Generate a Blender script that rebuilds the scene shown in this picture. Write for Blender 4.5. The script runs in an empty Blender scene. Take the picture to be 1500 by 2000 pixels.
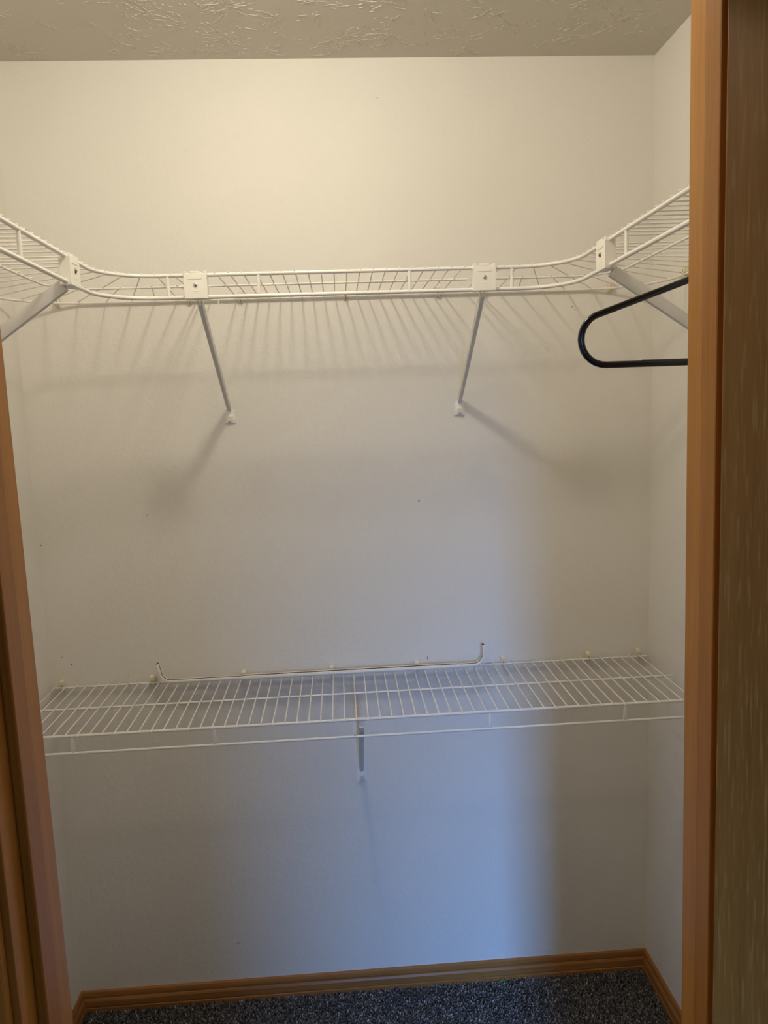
import bpy, bmesh, math, random
from mathutils import Vector, Matrix

random.seed(7)
S = bpy.context.scene
COL = S.collection

# ------------------------------------------------------------------ camera
cam_d = bpy.data.cameras.new('camera')
cam = bpy.data.objects.new('camera', cam_d)
COL.objects.link(cam)
cam_d.sensor_fit = 'VERTICAL'
cam_d.sensor_height = 36.0
cam_d.lens = 1487.12 / 2000 * 36.0
cam_d.clip_start = 0.02
_m = Matrix(((0.99752, 0.043211, -0.055557), (-0.060738, 0.129645, -0.989698), (-0.035563, 0.990618, 0.131948)))
cam.matrix_world = Matrix.Translation((0.0, -1.9431, 1.60401)) @ _m.to_4x4()
S.camera = cam

# ------------------------------------------------------------------ world, light, exposure
S.view_settings.view_transform = 'Standard'
S.view_settings.look = 'None'
S.view_settings.gamma = 1.0
S.view_settings.use_curve_mapping = False
S.view_settings.exposure = 0.0
S.cycles.use_denoising = True
S.cycles.denoiser = 'OPENIMAGEDENOISE'
S.cycles.denoising_prefilter = 'ACCURATE'
S.cycles.denoising_input_passes = 'RGB_ALBEDO_NORMAL'
S.cycles.use_adaptive_sampling = False
S.cycles.max_bounces = 12
S.cycles.diffuse_bounces = 8

w = bpy.data.worlds.new('World')
S.world = w
w.use_nodes = True
w.node_tree.nodes['Background'].inputs['Color'].default_value = (0.80, 0.88, 1.0, 1)
w.node_tree.nodes['Background'].inputs['Strength'].default_value = 0.36
w.cycles.sampling_method = 'NONE'

# daylight: sky light coming down through a narrow window in the bedroom behind the photographer
win = bpy.data.lights.new('daylight_window', 'AREA')
win.shape = 'RECTANGLE'
win.size, win.size_y = 0.44, 1.15
win.energy = 30.0
win.color = (0.16, 0.42, 1.0)
win.spread = math.radians(66)
win_o = bpy.data.objects.new('daylight_window', win)
COL.objects.link(win_o)
win_o.location = (0.01, -4.64, 1.50)
win_o.rotation_euler = (math.radians(90 - 30), 0, 0)

# the bulb of the closet's ceiling lamp (its holder is built further down)
LAMP = (-0.085, -0.745, 2.383)
LAMP_COLOR = (0.975, 0.905, 0.74)
lamp_d = bpy.data.lights.new('lamp_bulb_light', 'POINT')
lamp_d.energy = 11.3
lamp_d.color = LAMP_COLOR
lamp_d.shadow_soft_size = 0.036
lamp_o = bpy.data.objects.new('lamp_bulb_light', lamp_d)
COL.objects.link(lamp_o)
lamp_o.location = LAMP

# ------------------------------------------------------------------ helpers
XL, XR, H = -0.7677, 0.8109, 2.44
YF, YN = -1.140, -1.258           # closet face and bedroom face of the front wall


def mesh(name, vs, fs, smooth=False):
    me = bpy.data.meshes.new(name)
    me.from_pydata([tuple(v) for v in vs], [], fs)
    me.validate()
    if smooth:
        me.polygons.foreach_set('use_smooth', [True] * len(me.polygons))
    me.update()
    return me


def link(name, me, m=None, parent=None, loc=None, rot=None):
    o = bpy.data.objects.new(name, me)
    COL.objects.link(o)
    if m is not None and me is not None and not me.materials:
        me.materials.append(m)
    if parent is not None:
        o.parent = parent
    if loc is not None:
        o.location = loc
    if rot is not None:
        o.rotation_euler = rot
    return o


def tag(o, label=None, cat=None, group=None, kind=None):
    if label:
        o['label'] = label
    if cat:
        o['category'] = cat
    if group:
        o['group'] = group
    if kind:
        o['kind'] = kind
    return o


def empty(name, loc, rot=(0, 0, 0)):
    o = bpy.data.objects.new(name, None)
    o.empty_display_size = 0.03
    COL.objects.link(o)
    o.location = loc
    o.rotation_euler = rot
    return o


def copy_tree(o, parent=None):
    c = o.copy()
    COL.objects.link(c)
    if parent is not None:
        c.parent = parent
    for ch in list(o.children):
        copy_tree(ch, c)
    return c


class MB:
    """collects pieces of one mesh"""

    def __init__(self, off=(0, 0, 0)):
        self.v, self.f, self.o = [], [], Vector(off)

    def add(self, vs, fs):
        n = len(self.v)
        self.v += [Vector(p) - self.o for p in vs]
        self.f += [tuple(i + n for i in f) for f in fs]
        return self

    def box(self, a, b):
        x0, y0, z0 = a
        x1, y1, z1 = b
        vs = [(x0, y0, z0), (x1, y0, z0), (x1, y1, z0), (x0, y1, z0), (x0, y0, z1), (x1, y0, z1), (x1, y1, z1), (x0, y1, z1)]
        return self.add(vs, [(0, 3, 2, 1), (4, 5, 6, 7), (0, 1, 5, 4), (1, 2, 6, 5), (2, 3, 7, 6), (3, 0, 4, 7)])

    def prism(self, pts, axis, a, b):
        """extrude a closed 2-D outline along axis (0 x, 1 y, 2 z)"""
        n = len(pts)
        def at(p, t):
            return {0: (t, p[0], p[1]), 1: (p[0], t, p[1]), 2: (p[0], p[1], t)}[axis]
        vs = [at(p, a) for p in pts] + [at(p, b) for p in pts]
        fs = [tuple(range(n))[::-1], tuple(range(n, 2 * n))]
        for i in range(n):
            j = (i + 1) % n
            fs.append((i, j, n + j, n + i))
        return self.add(vs, fs)

    def tube(self, path, r, sides=8, closed=False, caps=True):
        P = [Vector(p) for p in path]
        n = len(P)
        R = r if isinstance(r, (list, tuple)) else [r] * n
        up = None
        vs, fs = [], []
        for i, p in enumerate(P):
            a = P[i - 1] if (i > 0 or closed) else p
            b = P[(i + 1) % n] if (i < n - 1 or closed) else p
            t = (b - a).normalized()
            if up is None:
                up = Vector((0, 0, 1)) if abs(t.z) < 0.9 else Vector((1, 0, 0))
            s = t.cross(up).normalized()
            up = s.cross(t).normalized()
            for k in range(sides):
                an = 2 * math.pi * (k + 0.5) / sides
                vs.append(p + s * (math.cos(an) * R[i]) + up * (math.sin(an) * R[i]))
        m = n if closed else n - 1
        for i in range(m):
            j = (i + 1) % n
            for k in range(sides):
                l = (k + 1) % sides
                fs.append((i * sides + k, i * sides + l, j * sides + l, j * sides + k))
        if caps and not closed:
            fs.append(tuple(range(sides))[::-1])
            fs.append(tuple(range((n - 1) * sides, n * sides)))
        return self.add(vs, fs)

    def build(self, name, m, parent=None, bevel=0.0, smooth=None, loc=None, rot=None, seg=2):
        me = bpy.data.meshes.new(name)
        me.from_pydata([tuple(v) for v in self.v], [], self.f)
        bm = bmesh.new()
        bm.from_mesh(me)
        bmesh.ops.recalc_face_normals(bm, faces=bm.faces)
        if bevel > 0:
            es = [e for e in bm.edges if len(e.link_faces) == 2 and e.calc_face_angle(0) > 0.6]
            bmesh.ops.bevel(bm, geom=es, offset=bevel, segments=seg, profile=0.5, affect='EDGES', clamp_overlap=True)
        if smooth is not None:
            for f in bm.faces:
                f.smooth = True
            for e in bm.edges:
                if len(e.link_faces) == 2 and e.calc_face_angle(0) > smooth:
                    e.smooth = False
        bm.to_mesh(me)
        bm.free()
        return link(name, me, m, parent, loc, rot)


SM = math.radians(50)


def arc(cx, cy, r, a0, a1, n, z=None):
    out = []
    for i in range(n + 1):
        a = math.radians(a0 + (a1 - a0) * i / n)
        p = (cx + r * math.cos(a), cy + r * math.sin(a))
        out.append(p if z is None else (p[0], p[1], z))
    return out


# ------------------------------------------------------------------ materials
def newmat(name):
    m = bpy.data.materials.new(name)
    m.use_nodes = True
    nt = m.node_tree
    return m, nt, nt.nodes['Principled BSDF']


def N(nt, typ, **kw):
    n = nt.nodes.new(typ)
    for k, v in kw.items():
        if k in n.inputs:
            n.inputs[k].default_value = v
        else:
            setattr(n, k, v)
    return n


def ramp(nt, stops, interp='LINEAR'):
    n = nt.nodes.new('ShaderNodeValToRGB')
    cr = n.color_ramp
    cr.interpolation = interp
    while len(cr.elements) < len(stops):
        cr.elements.new(0.5)
    for e, (p, c) in zip(cr.elements, stops):
        e.position = p
        e.color = (c[0], c[1], c[2], 1) if isinstance(c, (tuple, list)) else (c, c, c, 1)
    return n


def plain(name, col, rough=0.4, metal=0.0, vary=0.04, scale=30, spec=0.5):
    m, nt, b = newmat(name)
    tc = N(nt, 'ShaderNodeTexCoord')
    no = N(nt, 'ShaderNodeTexNoise', Scale=scale, Detail=3.0)
    nt.links.new(tc.outputs['Object'], no.inputs['Vector'])
    r = ramp(nt, [(0.3, [c * (1 - vary) for c in col]), (0.7, [min(1, c * (1 + vary)) for c in col])])
    nt.links.new(no.outputs['Fac'], r.inputs['Fac'])
    nt.links.new(r.outputs['Color'], b.inputs['Base Color'])
    b.inputs['Roughness'].default_value = rough
    b.inputs['Metallic'].default_value = metal
    b.inputs['Specular IOR Level'].default_value = spec
    return m


def paint(name, col, marks=()):
    """matt wall paint with roller stipple and a few small knocks"""
    m, nt, b = newmat(name)
    L = nt.links.new
    tc = N(nt, 'ShaderNodeTexCoord')
    big = N(nt, 'ShaderNodeTexNoise', Scale=2.2, Detail=4.0)
    L(tc.outputs['Object'], big.inputs['Vector'])
    r = ramp(nt, [(0.3, [c * 0.975 for c in col]), (0.7, [min(1, c * 1.02) for c in col])])
    L(big.outputs['Fac'], r.inputs['Fac'])
    colout = r.outputs['Color']
    for (x, y, z, sx, sz, dark) in marks:
        mp = N(nt, 'ShaderNodeVectorMath', operation='SUBTRACT')
        L(tc.outputs['Object'], mp.inputs[0])
        mp.inputs[1].default_value = (x, y, z)
        sc = N(nt, 'ShaderNodeVectorMath', operation='MULTIPLY')
        L(mp.outputs[0], sc.inputs[0])
        sc.inputs[1].default_value = (1 / sx, 1 / max(sx, sz), 1 / sz)
        ln = N(nt, 'ShaderNodeVectorMath', operation='LENGTH')
        L(sc.outputs[0], ln.inputs[0])
        rr = ramp(nt, [(0.55, 1.0), (1.0, 0.0)])
        L(ln.outputs['Value'], rr.inputs['Fac'])
        mu = N(nt, 'ShaderNodeMath', operation='MULTIPLY')
        L(rr.outputs['Color'], mu.inputs[0])
        mu.inputs[1].default_value = dark
        mx = N(nt, 'ShaderNodeMix', data_type='RGBA')
        L(mu.outputs[0], mx.inputs['Factor'])
        L(colout, mx.inputs[6])
        mx.inputs[7].default_value = (0.06, 0.05, 0.04, 1)
        colout = mx.outputs[2]
    L(colout, b.inputs['Base Color'])
    b.inputs['Roughness'].default_value = 0.62
    b.inputs['Specular IOR Level'].default_value = 0.30
    n1 = N(nt, 'ShaderNodeTexNoise', Scale=170.0, Detail=3.0, Roughness=0.6)
    n2 = N(nt, 'ShaderNodeTexNoise', Scale=55.0, Detail=4.0, Roughness=0.65)
    L(tc.outputs['Object'], n1.inputs['Vector'])
    L(tc.outputs['Object'], n2.inputs['Vector'])
    ad = N(nt, 'ShaderNodeMath', operation='MULTIPLY_ADD')
    L(n1.outputs['Fac'], ad.inputs[0])
    ad.inputs[1].default_value = 0.35
    L(n2.outputs['Fac'], ad.inputs[2])
    bp = N(nt, 'ShaderNodeBump', Strength=0.7, Distance=0.0018)
    L(ad.outputs[0], bp.inputs['Height'])
    L(bp.outputs['Normal'], b.inputs['Normal'])
    return m


def trowel(name, col):
    """ceiling plaster; its raised brush ridges are geometry"""
    m, nt, b = newmat(name)
    L = nt.links.new
    tc = N(nt, 'ShaderNodeTexCoord')
    b.inputs['Base Color'].default_value = (*col, 1)
    b.inputs['Roughness'].default_value = 0.65
    b.inputs['Specular IOR Level'].default_value = 0.3
    no = N(nt, 'ShaderNodeTexNoise', Scale=60.0, Detail=4.0, Roughness=0.6)
    L(tc.outputs['Object'], no.inputs['Vector'])
    bp = N(nt, 'ShaderNodeBump', Strength=0.4, Distance=0.0012)
    L(no.outputs['Fac'], bp.inputs['Height'])
    L(bp.outputs['Normal'], b.inputs['Normal'])
    return m


def wood(name, light, dark, axis=2, rough=0.35, fleck=None, grain=1.0):
    """straight-grained varnished wood; axis = grain direction"""
    m, nt, b = newmat(name)
    L = nt.links.new
    tc = N(nt, 'ShaderNodeTexCoord')
    def mapped(across, along):
        mp = N(nt, 'ShaderNodeMapping')
        s = [across, across, across]
        s[axis] = along
        mp.inputs['Scale'].default_value = s
        L(tc.outputs['Object'], mp.inputs['Vector'])
        return mp.outputs[0]
    n1 = N(nt, 'ShaderNodeTexNoise', Scale=1.0, Detail=5.0, Roughness=0.6, Distortion=0.4)
    L(mapped(34 * grain, 1.3), n1.inputs['Vector'])
    r1 = ramp(nt, [(0.28, dark), (0.70, light)])
    L(n1.outputs['Fac'], r1.inputs['Fac'])
    n2 = N(nt, 'ShaderNodeTexNoise', Scale=1.0, Detail=3.0, Roughness=0.7)
    L(mapped(420 * grain, 9.0), n2.inputs['Vector'])
    r2 = ramp(nt, [(0.36, 0.80), (0.56, 1.0)])
    L(n2.outputs['Fac'], r2.inputs['Fac'])
    mx = N(nt, 'ShaderNodeMix', data_type='RGBA', blend_type='MULTIPLY')
    mx.inputs['Factor'].default_value = 0.6
    L(r1.outputs['Color'], mx.inputs[6])
    L(r2.outputs['Color'], mx.inputs[7])
    out = mx.outputs[2]
    if fleck:
        n3 = N(nt, 'ShaderNodeTexNoise', Scale=1.0, Detail=2.0, Roughness=0.5)
        L(mapped(300, 20.0), n3.inputs['Vector'])
        r3 = ramp(nt, [(0.54, 0.0), (0.66, 1.0)])
        L(n3.outputs['Fac'], r3.inputs['Fac'])
        m3 = N(nt, 'ShaderNodeMix', data_type='RGBA')
        L(r3.outputs['Color'], m3.inputs['Factor'])
        L(out, m3.inputs[6])
        m3.inputs[7].default_value = (*fleck, 1)
        out = m3.outputs[2]
    L(out, b.inputs['Base Color'])
    b.inputs['Roughness'].default_value = rough
    b.inputs['Specular IOR Level'].default_value = 0.22
    bp = N(nt, 'ShaderNodeBump', Strength=0.12, Distance=0.0008)
    L(n2.outputs['Fac'], bp.inputs['Height'])
    L(bp.outputs['Normal'], b.inputs['Normal'])
    return m


WALL = (0.80, 0.77, 0.72)
M_BACK = paint('wall_paint_back', WALL, [
    (0.2001, 0, 1.3703, .0022, .0035, .9), (-0.4906, 0, 1.3633, .003, .0035, .35), (0.2108, 0, 0.9495, .0016, .006, .8),
    (-0.712, 0, 0.9832, .003, .0022, .8), (-0.7335, 0, 1.0036, .003, .0022, .5), (-0.333, 0, 2.2381, .003, .0015, .25),
    (0.1276, 0, 2.3501, .005, .0010, .3), (0.6031, 0, 1.8473, .0018, .0018, .9), (-0.3352, 0, 0.1675, .005, .005, .3),
    (0.612, 0, 1.839, .005, .002, .3), (-0.5705, 0, 0.9476, .003, .002, .5), (-0.7603, 0, 1.2981, .0018, .0025, .8)])
M_WALL = paint('wall_paint', WALL)
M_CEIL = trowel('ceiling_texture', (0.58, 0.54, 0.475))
M_JAMB = wood('honey_oak_upright', (0.54, 0.245, 0.046), (0.44, 0.180, 0.027), 2)
M_HEAD = wood('honey_oak_across', (0.54, 0.245, 0.046), (0.44, 0.180, 0.027), 0)
M_BASEX = wood('oak_baseboard_across', (0.43, 0.20, 0.065), (0.27, 0.11, 0.03), 0)
M_BASEY = wood('oak_baseboard_along', (0.43, 0.20, 0.065), (0.27, 0.11, 0.03), 1)
M_DOOR = wood('dark_oak_door_veneer', (0.325, 0.155, 0.032), (0.24, 0.102, 0.019), 2, rough=0.6, fleck=(0.335, 0.178, 0.052), grain=1.3)
M_WIRE = plain('white_vinyl_wire', (0.83, 0.80, 0.75), 0.32, vary=0.015)
M_STRUT = plain('white_steel_brace', (0.72, 0.70, 0.68), 0.38, vary=0.02)
M_PLAST = plain('white_plastic_cover', (0.84, 0.81, 0.74), 0.42, vary=0.015)
M_CLIP = plain('cream_plastic_clip', (0.76, 0.69, 0.52), 0.45, vary=0.03)
M_CLEAR = plain('pale_plastic_foot', (0.88, 0.87, 0.85), 0.22, vary=0.02)
M_CHROME = plain('chrome_screw', (0.62, 0.62, 0.62), 0.22, 1.0, vary=0.03)
M_STEEL = plain('dull_steel_screw', (0.20, 0.18, 0.15), 0.4, 0.8, vary=0.05)
M_DARK = plain('screw_recess', (0.02, 0.02, 0.02), 0.6)
M_BLACK = plain('black_hanger_plastic', (0.008, 0.008, 0.010), 0.22, vary=0.1)
M_ROD = plain('white_enamel_rod', (0.80, 0.78, 0.75), 0.3, vary=0.02)
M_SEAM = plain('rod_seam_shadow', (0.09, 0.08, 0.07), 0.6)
M_SLOT = plain('clip_slot', (0.34, 0.29, 0.20), 0.6)
M_STOP = wood('honey_oak_stop', (0.45, 0.195, 0.033), (0.37, 0.142, 0.020), 2)  # same oak as the jamb, shading of the rounded stop put into the colour
M_GREEN = plain('green_thread', (0.16, 0.42, 0.06), 0.8)
M_PORC = plain('lamp_holder_porcelain', (0.8, 0.79, 0.76), 0.25)

# carpet
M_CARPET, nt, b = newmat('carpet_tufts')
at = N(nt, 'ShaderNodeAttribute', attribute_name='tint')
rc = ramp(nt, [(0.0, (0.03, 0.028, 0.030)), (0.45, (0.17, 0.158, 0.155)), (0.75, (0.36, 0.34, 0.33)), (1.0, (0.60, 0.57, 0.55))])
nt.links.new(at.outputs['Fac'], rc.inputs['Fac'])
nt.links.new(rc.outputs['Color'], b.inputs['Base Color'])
b.inputs['Roughness'].default_value = 0.95
b.inputs['Specular IOR Level'].default_value = 0.1
M_FLOOR, nt, b = newmat('carpet_ground')
tc = N(nt, 'ShaderNodeTexCoord')
vo = N(nt, 'ShaderNodeTexVoronoi', Scale=170.0)
nt.links.new(tc.outputs['Object'], vo.inputs['Vector'])
rc = ramp(nt, [(0.0, (0.03, 0.028, 0.03)), (0.6, (0.12, 0.11, 0.11)), (1.0, (0.3, 0.28, 0.28))])
nt.links.new(vo.outputs['Color'], rc.inputs['Fac'])
nt.links.new(rc.outputs['Color'], b.inputs['Base Color'])
bp = N(nt, 'ShaderNodeBump', Strength=0.8, Distance=0.004)
nt.links.new(vo.outputs['Distance'], bp.inputs['Height'])
nt.links.new(bp.outputs['Normal'], b.inputs['Normal'])
b.inputs['Roughness'].default_value = 0.95

M_BULB, nt, b = newmat('lit_bulb_glass')
b.inputs['Base Color'].default_value = (1, 0.95, 0.85, 1)
b.inputs['Emission Color'].default_value = (*LAMP_COLOR, 1)
b.inputs['Emission Strength'].default_value = 2.0

# ------------------------------------------------------------------ the setting
def struct(o, label=None):
    return tag(o, label, kind='structure')


floor = struct(MB().box((-1.9, -4.9, -0.06), (1.9, 0.1, 0.0)).build('floor', M_FLOOR), 'dark grey brown speckled carpet floor')
ceil = struct(MB().box((-1.9, -4.9, H), (1.9, 0.1, H + .06)).build('ceiling', M_CEIL), 'cream ceiling with stomped plaster texture')
# stomped plaster: fans of short tapered ridges
rc_ = random.Random(11)
cv, cf = [], []


def ridge(x, y, a, ln, wd, ht):
    n0 = len(cv)
    bend = rc_.uniform(-.5, .5)
    for i in range(5):
        t = i / 4
        aa = a + bend * (t - .5)
        px = x + math.cos(aa) * ln * (t - .5)
        py = y + math.sin(aa) * ln * (t - .5)
        e = math.sin(math.pi * (.12 + .76 * t)) * rc_.uniform(.75, 1.15)
        nx, ny = -math.sin(aa) * wd * e * .5, math.cos(aa) * wd * e * .5
        cv.extend([(px - nx, py - ny, H + .0003), (px - nx * .3, py - ny * .3, H - ht * e), (px + nx * .3, py + ny * .3, H - ht * e), (px + nx, py + ny, H + .0003)])
    for i in range(4):
        q = n0 + 4 * i
        for k in range(3):
            cf.append((q + k, q + k + 1, q + k + 5, q + k + 4))


for c_ in range(270):
    cx_, cy_ = rc_.uniform(XL + .02, XR - .02), -abs(rc_.uniform(.0, .62)) + .0
    a0 = rc_.uniform(0, 6.283)
    dens = 1.0 if -.40 < cx_ < .45 else .5
    for k_ in range(int(rc_.randint(7, 22) * dens)):
        a_ = a0 + rc_.gauss(0, .55)
        d_ = rc_.uniform(.006, .062)
        x_, y_ = cx_ + math.cos(a_) * d_, cy_ + math.sin(a_) * d_
        if XL + .012 < x_ < XR - .012 and y_ < -.010:
            long_ = rc_.random() < .35
            ridge(x_, y_, a_ + rc_.gauss(0, .25), rc_.uniform(.016, .036) if long_ else rc_.uniform(.004, .012), rc_.uniform(.0014, .0030), rc_.uniform(.0005, .0013))
pr_ = link('plaster_texture', mesh('plaster_texture', cv, cf), M_CEIL, ceil)
tag(pr_, 'raised strokes of stomped plaster', kind='stuff')
struct(MB().box((XL - .1, 0, 0), (XR + .1, 0.1, H)).build('wall_back', M_BACK), 'cream painted closet back wall')
struct(MB().box((XL - .1, YF, 0), (XL, 0, H)).build('wall_left', M_WALL), 'cream painted closet left wall')
struct(MB().box((XR, YF, 0), (XR + .1, 0, H)).build('wall_right', M_WALL), 'cream painted closet right wall')
OX0, OX1, OZ = -0.352, 0.412, 2.066
fw = MB()
fw.box((-1.9, YN, 0), (OX0, YF, H)).box((OX1, YN, 0), (1.9, YF, H)).box((OX0, YN, OZ), (OX1, YF, H))
struct(fw.build('wall_front', M_WALL), 'wall holding the closet doorway')

struct(MB().box((-1.9, -4.70, 0), (-0.21, -4.62, H)).box((0.23, -4.70, 0), (1.9, -4.62, H)).box((-0.21, -4.70, 0), (0.23, -4.62, 0.90)).box((-0.21, -4.70, 2.10), (0.23, -4.62, H)).build('wall_bedroom', M_WALL), 'far bedroom wall with a narrow window')
struct(MB().box((-1.9, -3.05, 0), (0.0, -2.95, H)).build('wall_light_block', M_WALL), 'added unseen wall stub that blocks part of the window light')  # made-up stub behind the camera, shades the left side of the daylight

# baseboards (d = distance out from the wall, z)
BB = [(0, 0), (0, .0595), (.004, .0598), (.0068, .0585), (.0085, .054), (.0085, .0445), (.0060, .0425), (.0060, .0410), (.0092, .0392),
      (.0118, .0340), (.0122, .0185), (.0108, .0165), (.0108, .0150), (.0135, .0135), (.0135, 0)]
o = MB().prism([(-d, z) for d, z in BB], 0, XL, XR).build('baseboard_back', M_BASEX, smooth=math.radians(25))
struct(o, 'honey oak baseboard along the back wall')
o = MB().prism([(XL + d, z) for d, z in BB], 1, YF, 0).build('baseboard_left', M_BASEY, smooth=math.radians(25))
struct(o, 'honey oak baseboard along the left wall')
o = MB().prism([(XR - d, z) for d, z in BB], 1, YF, 0).build('baseboard_right', M_BASEY, smooth=math.radians(25))
struct(o, 'honey oak baseboard along the right wall')

# door frame; both side jambs stand very slightly out of plumb, as in the photo
ZH = 2.045
SL, SR = 0.0050, 0.0075


def lean_box(mb, x0, x1, y0, y1, z0, z1, lean):
    vs = []
    for z in (z0, z1):
        dx = (1.594 - z) * lean
        vs += [(x0 + dx, y0, z), (x1 + dx, y0, z), (x1 + dx, y1, z), (x0 + dx, y1, z)]
    return mb.add(vs, [(0, 3, 2, 1), (4, 5, 6, 7), (0, 1, 5, 4), (1, 2, 6, 5), (2, 3, 7, 6), (3, 0, 4, 7)])


JL, JR = -0.3325, 0.3742
j = lean_box(MB(), JL - .0165, JL, YN, YF, 0, ZH, SL).build('trim_1', M_JAMB, bevel=.0012)
struct(j, 'left oak door jamb')
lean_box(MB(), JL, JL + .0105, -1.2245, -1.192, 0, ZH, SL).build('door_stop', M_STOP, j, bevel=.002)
lean_box(MB(), JL - .066, JL - .006, YN - .016, YN, 0, ZH + .06, SL).build('casing', M_JAMB, j, bevel=.004)
j = lean_box(MB(), JR, JR + .0165, YN, YF, 0, ZH, SR).build('trim_2', M_JAMB, bevel=.0012)
struct(j, 'right oak door jamb')
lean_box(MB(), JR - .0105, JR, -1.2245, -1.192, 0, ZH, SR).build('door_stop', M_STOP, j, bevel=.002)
lean_box(MB(), JR + .006, JR + .066, YN - .016, YN, 0, ZH + .06, SR).build('casing', M_JAMB, j, bevel=.004)
j = MB().box((OX0, YN, ZH), (OX1, YF, ZH + .0165)).build('trim_3', M_HEAD, bevel=.0012)
struct(j, 'oak door head jamb')
MB().box((JL + .01, -1.2245, ZH - .0105), (JR - .015, -1.192, ZH)).build('door_stop', M_HEAD, j, bevel=.002)
MB().box((JL - .006, YN - .016, ZH + .006), (JR + .006, YN, ZH + .066)).build('casing', M_HEAD, j, bevel=.004)

# the open door, swung out past square to the doorway
door = empty('door_1', (0.3742 + 1.594 * SR, -1.2635, 0.012), (0, -SR, math.radians(0)))
struct(door, 'dark oak veneered door standing open at right')
ang = math.radians(22)
slab = MB()
slab.box((0, -.0, 0), (0.70, .035, 2.02))
so = slab.build('door_slab', M_DOOR, door, bevel=.002)
# closed direction is -x; opened by 90+22 degrees about the hinge
so.rotation_euler = (0, 0, math.radians(-90) + ang)
so.location = (-.035 * math.cos(ang) + 0.0, -.035 * math.sin(ang), 0)
so.matrix_parent_inverse = Matrix.Identity(4)
# slab local +y must point away from the opening
hb = MB()
for zc in (0.22, 1.02, 1.82):
    hb = MB().tube([(0, 0, zc - .045), (0, 0, zc + .045)], .0055, 12)
    hb.build('hinge', M_CHROME, door, smooth=SM, loc=(.004, .004, 0))

# ------------------------------------------------------------------ lamp of the closet
lamp = empty('ceiling_lamp', (LAMP[0], LAMP[1], H))
tag(lamp, 'bare lit bulb in a white porcelain holder on the closet ceiling', 'lamp')
MB().tube([(0, 0, 0), (0, 0, -.006), (0, 0, -.008), (0, 0, -.012)], [.048, .048, .024, .020], 24).build('lamp_holder', M_PORC, lamp, smooth=SM)
prof = [(-.010, .012), (-.014, .0150), (-.018, .0140), (-.0205, .0080), (-.0208, .001)]
MB().tube([(0, 0, z) for z, r in prof], [r for z, r in prof], 16).build('bulb', M_BULB, lamp, smooth=math.radians(80))

# ------------------------------------------------------------------ upper shelving
ZW = 1.8916        # deck wire axis
RW = 0.0014
ZF, RF = 1.8868, 0.0039     # front rail
ZM, RM = ZW - RW - .0024, 0.0024
ZB, RB = ZW - RW - .0030, 0.0030
ZR, RR = 1.8435, 0.0040     # hang rod
YFr, YMr, YBr = -0.345, -0.205, -0.0085
XLf, XLm, XLb = -0.455, -0.598, XL + .0085
XRf, XRm, XRb = 0.489, 0.631, XR - .0085
CLX, CRX = -0.2715, 0.3120  # connectors on the back run
CLY, CRY = -0.5420, -0.5690 # connectors on the side runs
AR = 0.11
CL = (XLf + AR, YFr - AR)
CR = (XRf - AR, YFr - AR)


def rail(name, path, r, parent, off, m=M_WIRE, sides=12):
    return MB(off).tube(path, r, sides).build(name, m, parent, smooth=SM)


def wire_path(b, f, drop=True):
    """deck wire from back point b to front point f, lying over the rails and hooking down a little in front"""
    b = Vector((b[0], b[1], ZW)); f = Vector((f[0], f[1], ZW))
    d = (f - b).normalized()
    p = [b - d * .004 - Vector((0, 0, .0015)), b, f, f + d * .0020 + Vector((0, 0, -.0004)), f + d * .0036 + Vector((0, 0, -.0020))]
    return p


def post(x, y, parent, off, z0, z1, r=.0036):
    return MB(off).tube([(x, y, z0), (x, y, z1)], r, 10).build('rail_post', M_WIRE, parent, smooth=SM)


# straight run on the back wall
base = Vector(((CLX + CRX) / 2, YBr, ZF))
sh = empty('wire_shelf', base)
tag(sh, 'straight white wire shelf run across the upper back wall', 'shelf')
xa, xb = CLX + .010, CRX - .010
rail('front_rail', [(xa, YFr, ZF), (xb, YFr, ZF)], RF, sh, base)
rail('hang_rod', [(xa, YFr, ZR), (xb, YFr, ZR)], RR, sh, base)
rail('middle_rail', [(-.2680, YMr, ZM), (.3010, YMr, ZM)], RM, sh, base, sides=8)
rail('back_rail', [(-.276, YBr, ZB), (.3165, YBr, ZB)], RB, sh, base, sides=8)
wm = None
for k in range(20):
    x = -.2334 + .0266 * k
    if wm is None:
        wo = MB((x, YBr, ZW)).tube(wire_path((x, YBr), (x, YFr)), RW, 6).build('deck_wire', M_WIRE, sh, smooth=SM)
        wm = wo.data
    else:
        wo = link('deck_wire', wm, None, sh)
    wo.location = Vector((x, YBr, ZW)) - base
for x in (-.1472, .1591):
    post(x, YFr, sh, base, ZR + .002, ZF - .002)

# curved corner units
BRR = 0.17


def in_back(p, s):
    """signed test against the rounded back outline of a corner unit"""
    xw = (XLb if s < 0 else XRb)
    cx, cy = xw - s * BRR, YBr - BRR
    if s * (p[0] - cx) > 0 and p[1] > cy:
        return math.hypot(p[0] - cx, p[1] - cy) < BRR
    return s * (p[0] - xw) < 0 and p[1] < YBr


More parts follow.
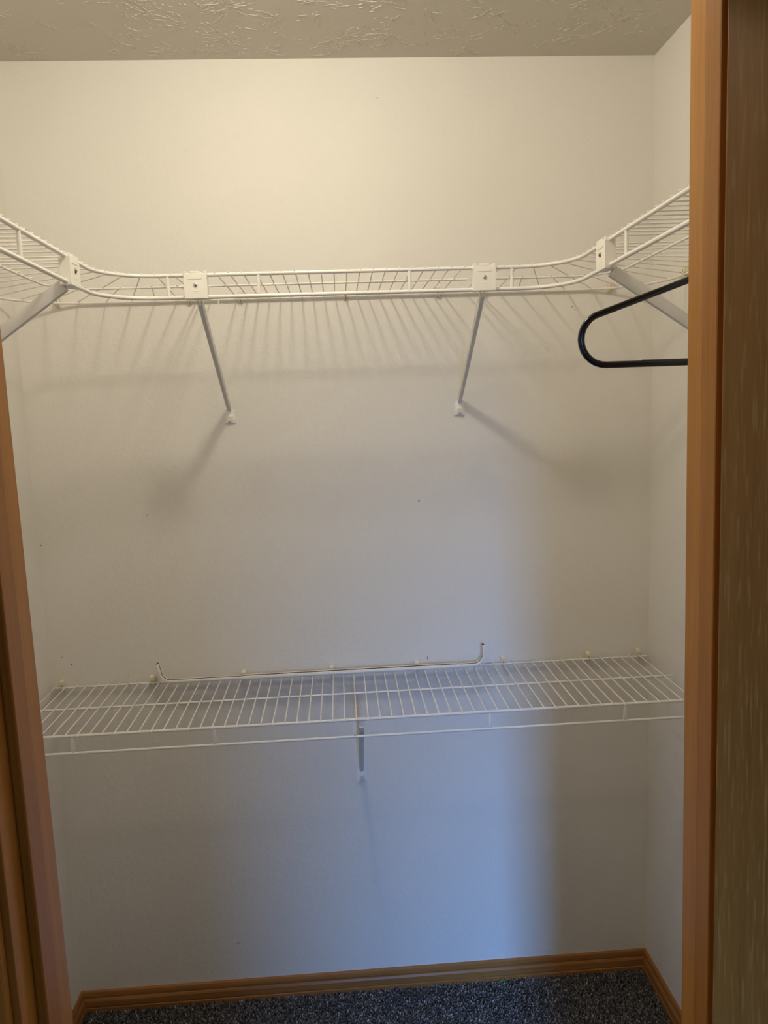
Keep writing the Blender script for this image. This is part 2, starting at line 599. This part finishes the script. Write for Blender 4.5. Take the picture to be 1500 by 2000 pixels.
def corner_unit(s):
    xf, xm, xw = (XLf, XLm, XLb) if s < 0 else (XRf, XRm, XRb)
    c = CL if s < 0 else CR
    cx = CLX if s < 0 else CRX
    cy = CLY if s < 0 else CRY
    base = Vector((c[0], c[1], ZF))
    o = empty('corner_shelf', base)
    side = 'left' if s < 0 else 'right'
    tag(o, 'curved white wire corner shelf in the upper %s corner' % side, 'shelf', None)
    def path(xx, yy, r, z, xe, ye):
        ax, ay = xx - s * r, yy - r
        pts = [(xe, yy, z)]
        a0, a1 = 90, (180 if s < 0 else 0)
        pts += arc(ax, ay, r, a0, a1, 14, z)
        pts.append((xx, ye, z))
        return pts
    rail('front_rail', path(xf, YFr, AR, ZF, cx + s * .010, cy + .010), RF, o, base)
    rail('hang_rod', path(xf, YFr, AR, ZR, cx + s * .010, cy + .010), RR, o, base)
    rail('middle_rail', path(xm, YMr, .10, ZM, (-.2720 if s < 0 else .3100), -.555), RM, o, base, sides=8)
    rail('back_rail', path(xw, YBr, BRR, ZB, (-.279 if s < 0 else .3195), -.555), RB, o, base, sides=8)
    ws = []
    x0 = c[0]
    for q in (.0253, .050):
        ws.append(((x0 - s * q, YBr), (x0 - s * q, YFr)))
    for k in range(7):
        a = math.radians(4 + 13.5 * k)
        d = Vector((s * math.sin(a), math.cos(a)))
        f = Vector(c) + d * AR
        p = Vector(f)
        while in_back(p, s):
            p = p + d * .001
        ws.append((tuple(p), tuple(f)))
    # shorter wires that start at the middle rail, between the long ones
    for k in range(7):
        a = math.radians(10.75 + 13.5 * k) if k < 6 else math.radians(-2.0)
        d = Vector((s * math.sin(a), math.cos(a)))
        p = Vector(c) + d * AR
        ax, ay = xm - s * .10, YMr - .10
        def in_mid(p):
            if s * (p[0] - ax) > 0 and p[1] > ay:
                return math.hypot(p[0] - ax, p[1] - ay) < .10
            return s * (p[0] - xm) < 0 and p[1] < YMr
        while in_mid(p):
            p = p + d * .001
        f = p - d * .001
        while in_back(p, s):
            p = p + d * .001
        ws.append((tuple(p), tuple(f)))
    for q in (.020, .047, .074):
        ws.append(((xw, c[1] - q), (xf, c[1] - q)))
    for b, f in ws:
        MB(base).tube(wire_path(b, f), RW, 6).build('deck_wire', M_WIRE, o, smooth=SM)
    post((-.3278 if s < 0 else .3706), YFr, o, base, ZR + .002, ZF - .002)
    y1 = -.4966 if s < 0 else -.528
    post(xf, y1, o, base, ZR + .002, ZF - .002)
    return o


corner_unit(-1)
corner_unit(1)


# side runs
def side_run(s):
    xf, xm, xw = (XLf, XLm, XLb) if s < 0 else (XRf, XRm, XRb)
    cy = CLY if s < 0 else CRY
    ye = -1.120
    base = Vector((xw, cy, ZF))
    o = empty('wire_shelf', base)
    tag(o, 'white wire shelf run along the upper %s wall toward the doorway' % ('left' if s < 0 else 'right'), 'shelf')
    rail('front_rail', [(xf, cy - .010, ZF), (xf, ye, ZF)], RF, o, base)
    rail('hang_rod', [(xf, cy - .010, ZR), (xf, ye, ZR)], RR, o, base)
    rail('middle_rail', [(xm, -.5575, ZM), (xm, ye, ZM)], RM, o, base, sides=8)
    rail('back_rail', [(xw, -.5575, ZB), (xw, ye, ZB)], RB, o, base, sides=8)
    y = -.571 if s < 0 else -.5955
    wm = None
    while y > ye + .005:
        if wm is None:
            wo = MB((xw, y, ZW)).tube(wire_path((xw, y), (xf, y)), RW, 6).build('deck_wire', M_WIRE, o, smooth=SM)
            wm = wo.data
        else:
            wo = link('deck_wire', wm, None, o)
        wo.location = Vector((xw, y, ZW)) - base
        y -= .0271
    for yp in ((-.7537, -1.055) if s < 0 else (-.665, -.965)):
        post(xf, yp, o, base, ZR + .002, ZF - .002)
    return o


side_run(-1)
side_run(1)


# ------------------------------------------------------------------ connectors
def connector(loc, rz, label, chrome):
    """white moulded cover joining two shelf units; local -y is its front"""
    o = empty('shelf_connector', loc, (0, 0, rz))
    tag(o, label, 'connector', 'white connector covers of the upper shelves')
    p = MB()
    hw, zb, zt = .0232, -.0267, .0222
    p.box((-hw, -.0115, zb), (hw, .0085, zt))
    c = p.build('cover_plate', M_PLAST, o, bevel=.0009)
    t = MB()
    t.box((-hw + .0004, -.0110, zt - .001), (-hw + .0062, .0080, zt + .0050))
    t.box((-.0098, -.0110, zt - .001), (.0090, -.0030, zt + .0050))
    t.box((hw - .0060, -.0110, zt - .001), (hw - .0004, .0080, zt + .0050))
    t.box((.0090, -.0105, zt - .001), (.0150, -.0040, zt + .0020))
    t.box((-hw + .006, -.0105, zt - .001), (-hw + .011, -.0040, zt + .0014))
    t.build('top_tab', M_PLAST, c, bevel=.0006, smooth=math.radians(40))
    pill = [(-.0125 + .0032 * math.cos(a), .0140 + .0032 * math.sin(a)) for a in [math.radians(90 + 15 * i) for i in range(13)]]
    pill += [(.0105 + .0032 * math.cos(a), .0140 + .0032 * math.sin(a)) for a in [math.radians(-90 + 15 * i) for i in range(13)]]
    MB().prism(pill, 1, -.0122, -.0110).build('raised_pill', M_PLAST, c, bevel=.0003)
    lg = MB()
    lg.box((-.0085, -.0118, -.0155), (.0085, -.0110, -.0145)).box((-.0065, -.0118, -.0130), (.0065, -.0110, -.0110))
    lg.build('raised_mark', M_PLAST, c, bevel=.0002)
    sm = M_CHROME if chrome else M_STEEL
    hd = [(-.0114, .0043), (-.0124, .0042), (-.0134, .0034), (-.0139, .0020), (-.0140, .0003)]
    s = MB().tube([(0, y, 0) for y, r in hd], [r for y, r in hd], 16).build('screw', sm, o, smooth=SM)
    if chrome:
        s['label'] = 'chrome screw head'
    else:
        s['label'] = 'dark screw head'
    r = MB().box((-.0018, -.0143, -.0005), (.0018, -.0136, .0005)).box((-.0005, -.0143, -.0018), (.0005, -.0136, .0018))
    r.build('screw_recess', M_DARK, s)
    return o


connector((CLX, YFr - .0005, 1.8660), 0, 'white square plastic cover with chrome screw, left of the two on the back shelf', True)
connector((CRX, YFr - .0005, 1.8665), 0, 'white square plastic cover with chrome screw, right of the two on the back shelf', True)
connector((XLf - .0015, CLY, 1.8640), math.radians(90), 'white plastic cover where the curved left corner shelf meets the left wall shelf', False)
connector((XRf + .0005, CRY, 1.8640), math.radians(-90), 'white plastic cover where the curved right corner shelf meets the right wall shelf', False)


# ------------------------------------------------------------------ braces
def brace(loc, rz, reach, rise, label, gw=.0052, gh=.0085):
    """strut from the wall foot (origin, wall behind +y) up and out to the shelf front at local (0,-reach,rise)"""
    o = empty('support_brace', loc, (0, 0, rz))
    tag(o, label, 'brace', 'white shelf support braces')
    a = Vector((0, -.0065, .0175)); b = Vector((0, -reach, rise))
    t = (b - a).normalized()
    side = Vector((1, 0, 0))
    up = side.cross(t).normalized()
    if up.z < 0:
        up = -up
    # channel profile, open on its upper side: (across, up)
    pr = [(-gw, gh), (-gw, -gh * .55), (-gw * .8, -gh * .86), (-gw * .3, -gh), (gw * .3, -gh), (gw * .8, -gh * .86), (gw, -gh * .55), (gw, gh),
          (gw * .66, gh), (gw * .62, -gh * .5), (-gw * .62, -gh * .5), (-gw * .66, gh)]
    n = len(pr)
    vs, fs = [], []
    rings = [(0, .72), (.05, .9), (.1, 1), (.9, 1), (1, 1)]
    for f, sc in rings:
        p = a.lerp(b, f)
        vs += [p + side * (u * (0.8 + .2 * sc)) + up * (v * sc) for u, v in pr]
    for i in range(len(rings) - 1):
        for k in range(n):
            l = (k + 1) % n
            fs.append((i * n + k, i * n + l, (i + 1) * n + l, (i + 1) * n + k))
    fs += [tuple(range(n))[::-1], tuple(range((len(rings) - 1) * n, len(rings) * n))]
    MB().add(vs, fs).build('strut', M_STRUT, o, smooth=math.radians(35))
    # arched foot plate on the wall, with a cream anchor
    out = [(-.0138, -.0190), (.0138, -.0190), (.0138, -.0020)] + [(.0120 * math.cos(x), .0060 + .0140 * math.sin(x)) for x in [math.radians(q) for q in range(0, 181, 15)]] + [(-.0138, -.0020)]
    f = MB().prism(out, 1, -.0030, 0).build('foot_plate', M_CLEAR, o, bevel=.0008, smooth=SM)
    rb = [(-.0100, -.0175), (.0100, -.0175), (.0085, .0040), (.0050, .0100), (-.0050, .0100), (-.0085, .0040)]
    MB().prism(rb, 1, -.0052, -.0028).build('raised_rib', M_CLEAR, f, bevel=.001, smooth=SM)
    an = MB().box((-.0060, -.0105, -.0125), (.0060, -.0030, -.0005)).box((-.0060, -.0100, -.0160), (-.0028, -.0030, -.0120)).box((.0028, -.0100, -.0160), (.0060, -.0030, -.0120))
    ao = an.build('wall_anchor', M_CLIP, o, bevel=.0005)
    ao['label'] = 'cream plastic anchor clip'
    return o


brace((-.2685, -.0002, 1.6040), 0, .336, .2320, 'white brace under the left connector of the upper back shelf')
brace((.3105, -.0002, 1.6040), 0, .336, .2320, 'white brace under the right connector of the upper back shelf')
brace((XL + .0002, -.5520, 1.6150), math.radians(90), XLf - XL - .008, .2230, 'white brace slanting from the left corner connector to the left wall', .0056, .0105)
brace((XR - .0002, -.5790, 1.6130), math.radians(-90), XR - XRf - .006, .2210, 'white brace slanting from the right corner connector to the right wall', .0056, .0105)
brace((.0238, -.0002, .6345), 0, .322, .2790, 'white brace under the middle of the lower shelf', .0062, .0080)


# ------------------------------------------------------------------ wall clips
def clip(loc, rz, label, low):
    o = empty('wall_clip', loc, (0, 0, rz))
    tag(o, label, 'clip', 'cream wall clips of the lower shelf' if low else 'cream wall clips of the upper shelves')
    return o


clip_me = {}


def clip_parts(o, low):
    if low not in clip_me:
        blk = MB()
        pr = [(0, .0040), (0, .0185), (-.0045, .0185), (-.0125, .0150), (-.0130, .0040)]
        blk.prism(pr, 0, -.0055, .0055)
        b0 = blk.build('clip_block', M_CLIP, o, bevel=.0008)
        slot = MB().box((-.0014, -.0132, .0045), (.0014, -.0122, .0085)).build('slot', M_SLOT, b0)
        pts = [(0, (-.0115 if low else -.0085) + .0056 * math.cos(a), .0056 * math.sin(a)) for a in [math.radians(60 - 22 * i) for i in range(14)]]
        h = MB()
        for dx in (-.0028, .0028):
            h.tube([(x + dx, y, z) for x, y, z in pts], .0016, 6)
        h.box((-.0045, -.0035, -.0085), (.0045, 0, .0050))
        h0 = h.build('clip_hook', M_CLIP, o, smooth=SM)
        clip_me[low] = (b0, slot, h0)
    else:
        b0, slot, h0 = clip_me[low]
        for src in (b0, h0):
            c = src.copy(); COL.objects.link(c); c.parent = o
            if src is b0:
                s2 = slot.copy(); COL.objects.link(s2); s2.parent = c


low_where = ['by the left wall', 'just left of the curtain rod end', 'behind the curtain rod, where its wide sleeve begins', 'behind the middle of the curtain rod',
             'behind the right part of the curtain rod', 'just right of the curtain rod end', 'second from the right wall', 'closest to the right wall']
for x, wh in zip((-.7372, -.5086, -.2734, -.0436, .181, .4113, .6417, .7777), low_where):
    o = clip((x, -.0003, .9262), 0, 'cream plastic clip holding the lower shelf, ' + wh, True)
    clip_parts(o, True)
up_where = ['in the left corner beside the slanting brace', 'behind the left chrome screw connector', 'just right of the left connector', 'at the middle of the back shelf',
            'just left of the right connector', 'behind the right chrome screw connector', 'in the right corner beside the slanting brace']
for x, wh in zip((-.6638, -.3472, -.2245, .0328, .2618, .3775, .699), up_where):
    o = clip((x, -.0003, ZB), 0, 'cream plastic clip holding the upper shelf, ' + wh, False)
    clip_parts(o, False)
o = clip((XR - .0003, -.1400 - .06, ZB), math.radians(-90), 'cream plastic clip on the right wall just above the black hanger', False)
clip_parts(o, False)

# ------------------------------------------------------------------ lower shelf
ZL = 0.9262
LW = ZL + .0028 + .0015
base = Vector(((XL + XR) / 2, -.012, ZL))
ls = empty('wire_shelf', base)
tag(ls, 'long straight white wire shelf at waist height from wall to wall', 'shelf')
xa, xb = XL + .004, XR - .010
rail('back_rail', [(XL + .006, -.012, ZL), (XR - .010, -.012, ZL)], .0028, ls, base, sides=8)
rail('middle_rail', [(XL + .006, -.166, ZL), (XR - .008, -.166, ZL)], .0028, ls, base, sides=8)
rail('front_rail', [(XL + .004, -.326, ZL + .0005), (XR - .004, -.326, ZL + .0005)], .0034, ls, base)
rail('lip_rail', [(XL + .004, -.327, .8875), (XR - .004, -.327, .8875)], .0030, ls, base)
wm = None
for k in range(59):
    x = -.7513 + .02636 * k
    if wm is None:
        b0 = Vector((x, -.0105, LW)); f0 = Vector((x, -.326, LW))
        pts = [b0 + Vector((0, .003, -.0015)), b0, f0, f0 + Vector((0, -.0036, -.0012)), f0 + Vector((0, -.0052, -.0036))]
        wo = MB(b0).tube(pts, .0015, 6).build('deck_wire', M_WIRE, ls, smooth=SM)
        wm = wo.data
    else:
        wo = link('deck_wire', wm, None, ls)
    wo.location = Vector((x, -.0105, LW)) - base
for x in (-.6062, -.2994, .0084, .3119, .6216):
    out = [(-.0024, .9240), (.0024, .9240), (.0040, .9120), (.0042, .8960), (.0030, .8868), (-.0030, .8868), (-.0042, .8960), (-.0040, .9120)]
    MB(base).prism([(x + u, z) for u, z in out], 1, -.3290, -.3252).build('rail_post', M_WIRE, ls, bevel=.0006, smooth=SM)
# collar of the lower brace, wrapped around the front rail
MB(base).tube([(.0130, -.326, ZL + .0005), (.0335, -.326, ZL + .0005)], .0046, 12).build('rail_collar', M_STRUT, ls, smooth=SM)

# ------------------------------------------------------------------ curtain rod lying on the lower shelf
ZC = LW + .0015 + .0004
rod = empty('curtain_rod', (-.065, -.036, ZC))
tag(rod, 'white telescoping curtain rod with upturned ends lying at the back of the lower shelf', 'curtain rod')


def channel(path, normals, w, h, name, m, parent, off):
    """C channel, open towards the given normals; the width lies along y"""
    pr = [(-.15 * w, h), (-.42 * w, h), (-.5 * w, h * .72), (-.5 * w, h * .28), (-.42 * w, 0), (.42 * w, 0), (.5 * w, h * .28), (.5 * w, h * .72), (.42 * w, h), (.15 * w, h)]
    t = .0010
    inn = [(.15 * w, h - t), (.40 * w, h - t), (.5 * w - t, h * .66), (.5 * w - t, h * .34), (.40 * w, t), (-.40 * w, t), (-.5 * w + t, h * .34), (-.5 * w + t, h * .66), (-.40 * w, h - t), (-.15 * w, h - t)]
    ring = pr + inn
    n = len(ring)
    vs, fs = [], []
    for p, q in zip(path, normals):
        vs += [Vector(p) + Vector((0, u, 0)) + Vector(q) * v for u, v in ring]
    for i in range(len(path) - 1):
        for k in range(n):
            l = (k + 1) % n
            fs.append((i * n + k, i * n + l, (i + 1) * n + l, (i + 1) * n + k))
    k = len(pr)
    for e in (0, len(path) - 1):
        for a in range(k - 1):
            fs.append((e * n + a, e * n + a + 1, e * n + n - 2 - a, e * n + n - 1 - a))
    o = MB(off).add(vs, fs).build(name, m, parent, smooth=math.radians(40))
    o.data.materials.append(M_SEAM)            # bare metal inside the channel, darkened to carry the slot's shade
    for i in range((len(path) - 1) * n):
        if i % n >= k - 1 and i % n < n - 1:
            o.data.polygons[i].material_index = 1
    return o


off = Vector(rod.location)
yr = -.036


def return_path(xo, s, zt, lean):
    """points and inward normals of an upturned end whose outer face stands at x = xo"""
    r = .030
    cx = xo - s * r
    P, Q = [], []
    for i in range(9):
        a = math.radians(90 * i / 8)
        P.append((cx + s * r * math.sin(a), yr, ZC + .001 + r - r * math.cos(a)))
        Q.append((-s * math.sin(a), 0, math.cos(a)))
    P.append((xo + s * lean, yr + .004, zt))
    Q.append((-s, 0, .05))
    return P, Q


P, Q = return_path(-.4845, -1, .9840, .006)
P = P[::-1] + [(-.262, yr, ZC + .001)]
Q = Q[::-1] + [(0, 0, 1)]
channel(P, Q, .0165, .0072, 'inner_rod', M_ROD, rod, off)
P, Q = return_path(.3580, 1, .9890, .0)
P = [(.270, yr, ZC + .001)] + P
Q = [(0, 0, 1)] + Q
channel(P, Q, .0165, .0072, 'rod_return', M_ROD, rod, off)
channel([(-.2740, yr, ZC), (0, yr, ZC), (.290, yr, ZC)], [(0, 0, 1)] * 3, .0200, .0092, 'outer_sleeve', M_ROD, rod, off)

# ------------------------------------------------------------------ black hanger on the right hang rod
HX, HY = XRf, -1.050
hz = ZR + RR
hg = empty('clothes_hanger', (HX, HY, hz))
tag(hg, 'black plastic tube clothes hanger hanging from the right wall shelf', 'hanger')
rt = .0040
ztop = 1.7690 - hz
zbar = 1.6480 - hz
hwid = .2010
body = []
# rounded ends: arm slopes down to a loop of radius .027 and returns along the bar
sl = math.atan2(.083, .165)
er = .0300
for s in (1, -1):
    c = Vector((s * (hwid - er), zbar + er))
    A = [c + Vector((s * er * math.cos(a), er * math.sin(a))) for a in [math.radians(90) - sl - (math.pi - sl) * i / 12 for i in range(13)]]
    if s < 0:
        A = A[::-1]
    body.append(A)
right, left = body
apex = [Vector((.030, ztop - .012)), Vector((.014, ztop - .0035)), Vector((0, ztop)), Vector((-.014, ztop - .0035)), Vector((-.030, ztop - .012))]
loop = right + left + apex[::-1]
frame = MB().tube([(p.x, 0, p.y) for p in loop], rt, 12, closed=True).build('hanger_frame', M_BLACK, hg, smooth=math.radians(70))
rib = MB().tube([(-.128, 0, zbar + .0024), (.128, 0, zbar + .0024)], .0024, 8).build('bar_rib', M_BLACK, hg, smooth=SM)
hook = [(0, 0, ztop), (0, 0, ztop + .018), (.006, 0, -.052)]
hr = .0205
cz = .0042 - hr
hook += [(hr * math.cos(a) + .0, 0, cz + hr * math.sin(a)) for a in [math.radians(-60 + 22 * i) for i in range(11)]]
MB().tube(hook, .0036, 10).build('hook', M_BLACK, hg, smooth=math.radians(70))

# ------------------------------------------------------------------ carpet pile
rnd = random.Random(3)
vs, fs, tint = [], [], []
step = .0052
y = -.0165
while y > -1.13:
    x = XL + .0165
    fine = y > -.55
    st = step if fine else .0095
    while x < XR - .0165:
        px, py = x + rnd.uniform(-.45, .45) * st, y + rnd.uniform(-.45, .45) * st
        a = rnd.uniform(0, 6.283)
        r = rnd.uniform(.0013, .0021) * (1 if fine else 1.8)
        h = rnd.uniform(.0065, .0115)
        lx, ly = rnd.uniform(-.0045, .0045), rnd.uniform(-.0045, .0045)
        n = len(vs)
        for q in range(3):
            vs.append((px + r * math.cos(a + q * 2.094), py + r * math.sin(a + q * 2.094), 0.0))
        for q in range(3):
            vs.append((px + lx * .7 + r * 1.05 * math.cos(a + .5 + q * 2.094), py + ly * .7 + r * 1.05 * math.sin(a + .5 + q * 2.094), h * .8))
        vs.append((px + lx, py + ly, h))
        for q in range(3):
            e = (q + 1) % 3
            fs.append((n + q, n + e, n + 3 + e, n + 3 + q))
            fs.append((n + 3 + q, n + 3 + e, n + 6))
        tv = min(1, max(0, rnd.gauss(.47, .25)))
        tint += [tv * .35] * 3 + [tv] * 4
        x += st
    y -= st
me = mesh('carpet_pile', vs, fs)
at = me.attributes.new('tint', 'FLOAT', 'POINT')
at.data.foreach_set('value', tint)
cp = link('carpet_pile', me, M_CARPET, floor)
tag(cp, 'short dark speckled carpet pile', kind='stuff')

# a scrap of green thread lying by the baseboard
th = MB((.394, -.027, .011))
th.tube([(.386, -.030, .0112), (.390, -.026, .0135), (.395, -.024, .0140), (.398, -.028, .0150), (.394, -.031, .0150), (.391, -.028, .0165), (.394, -.024, .0195)], .0009, 6)
tag(th.build('thread_scrap', M_GREEN, None, smooth=SM, loc=(.394, -.027, .011)), 'small scrap of green thread on the carpet against the back baseboard', 'thread')
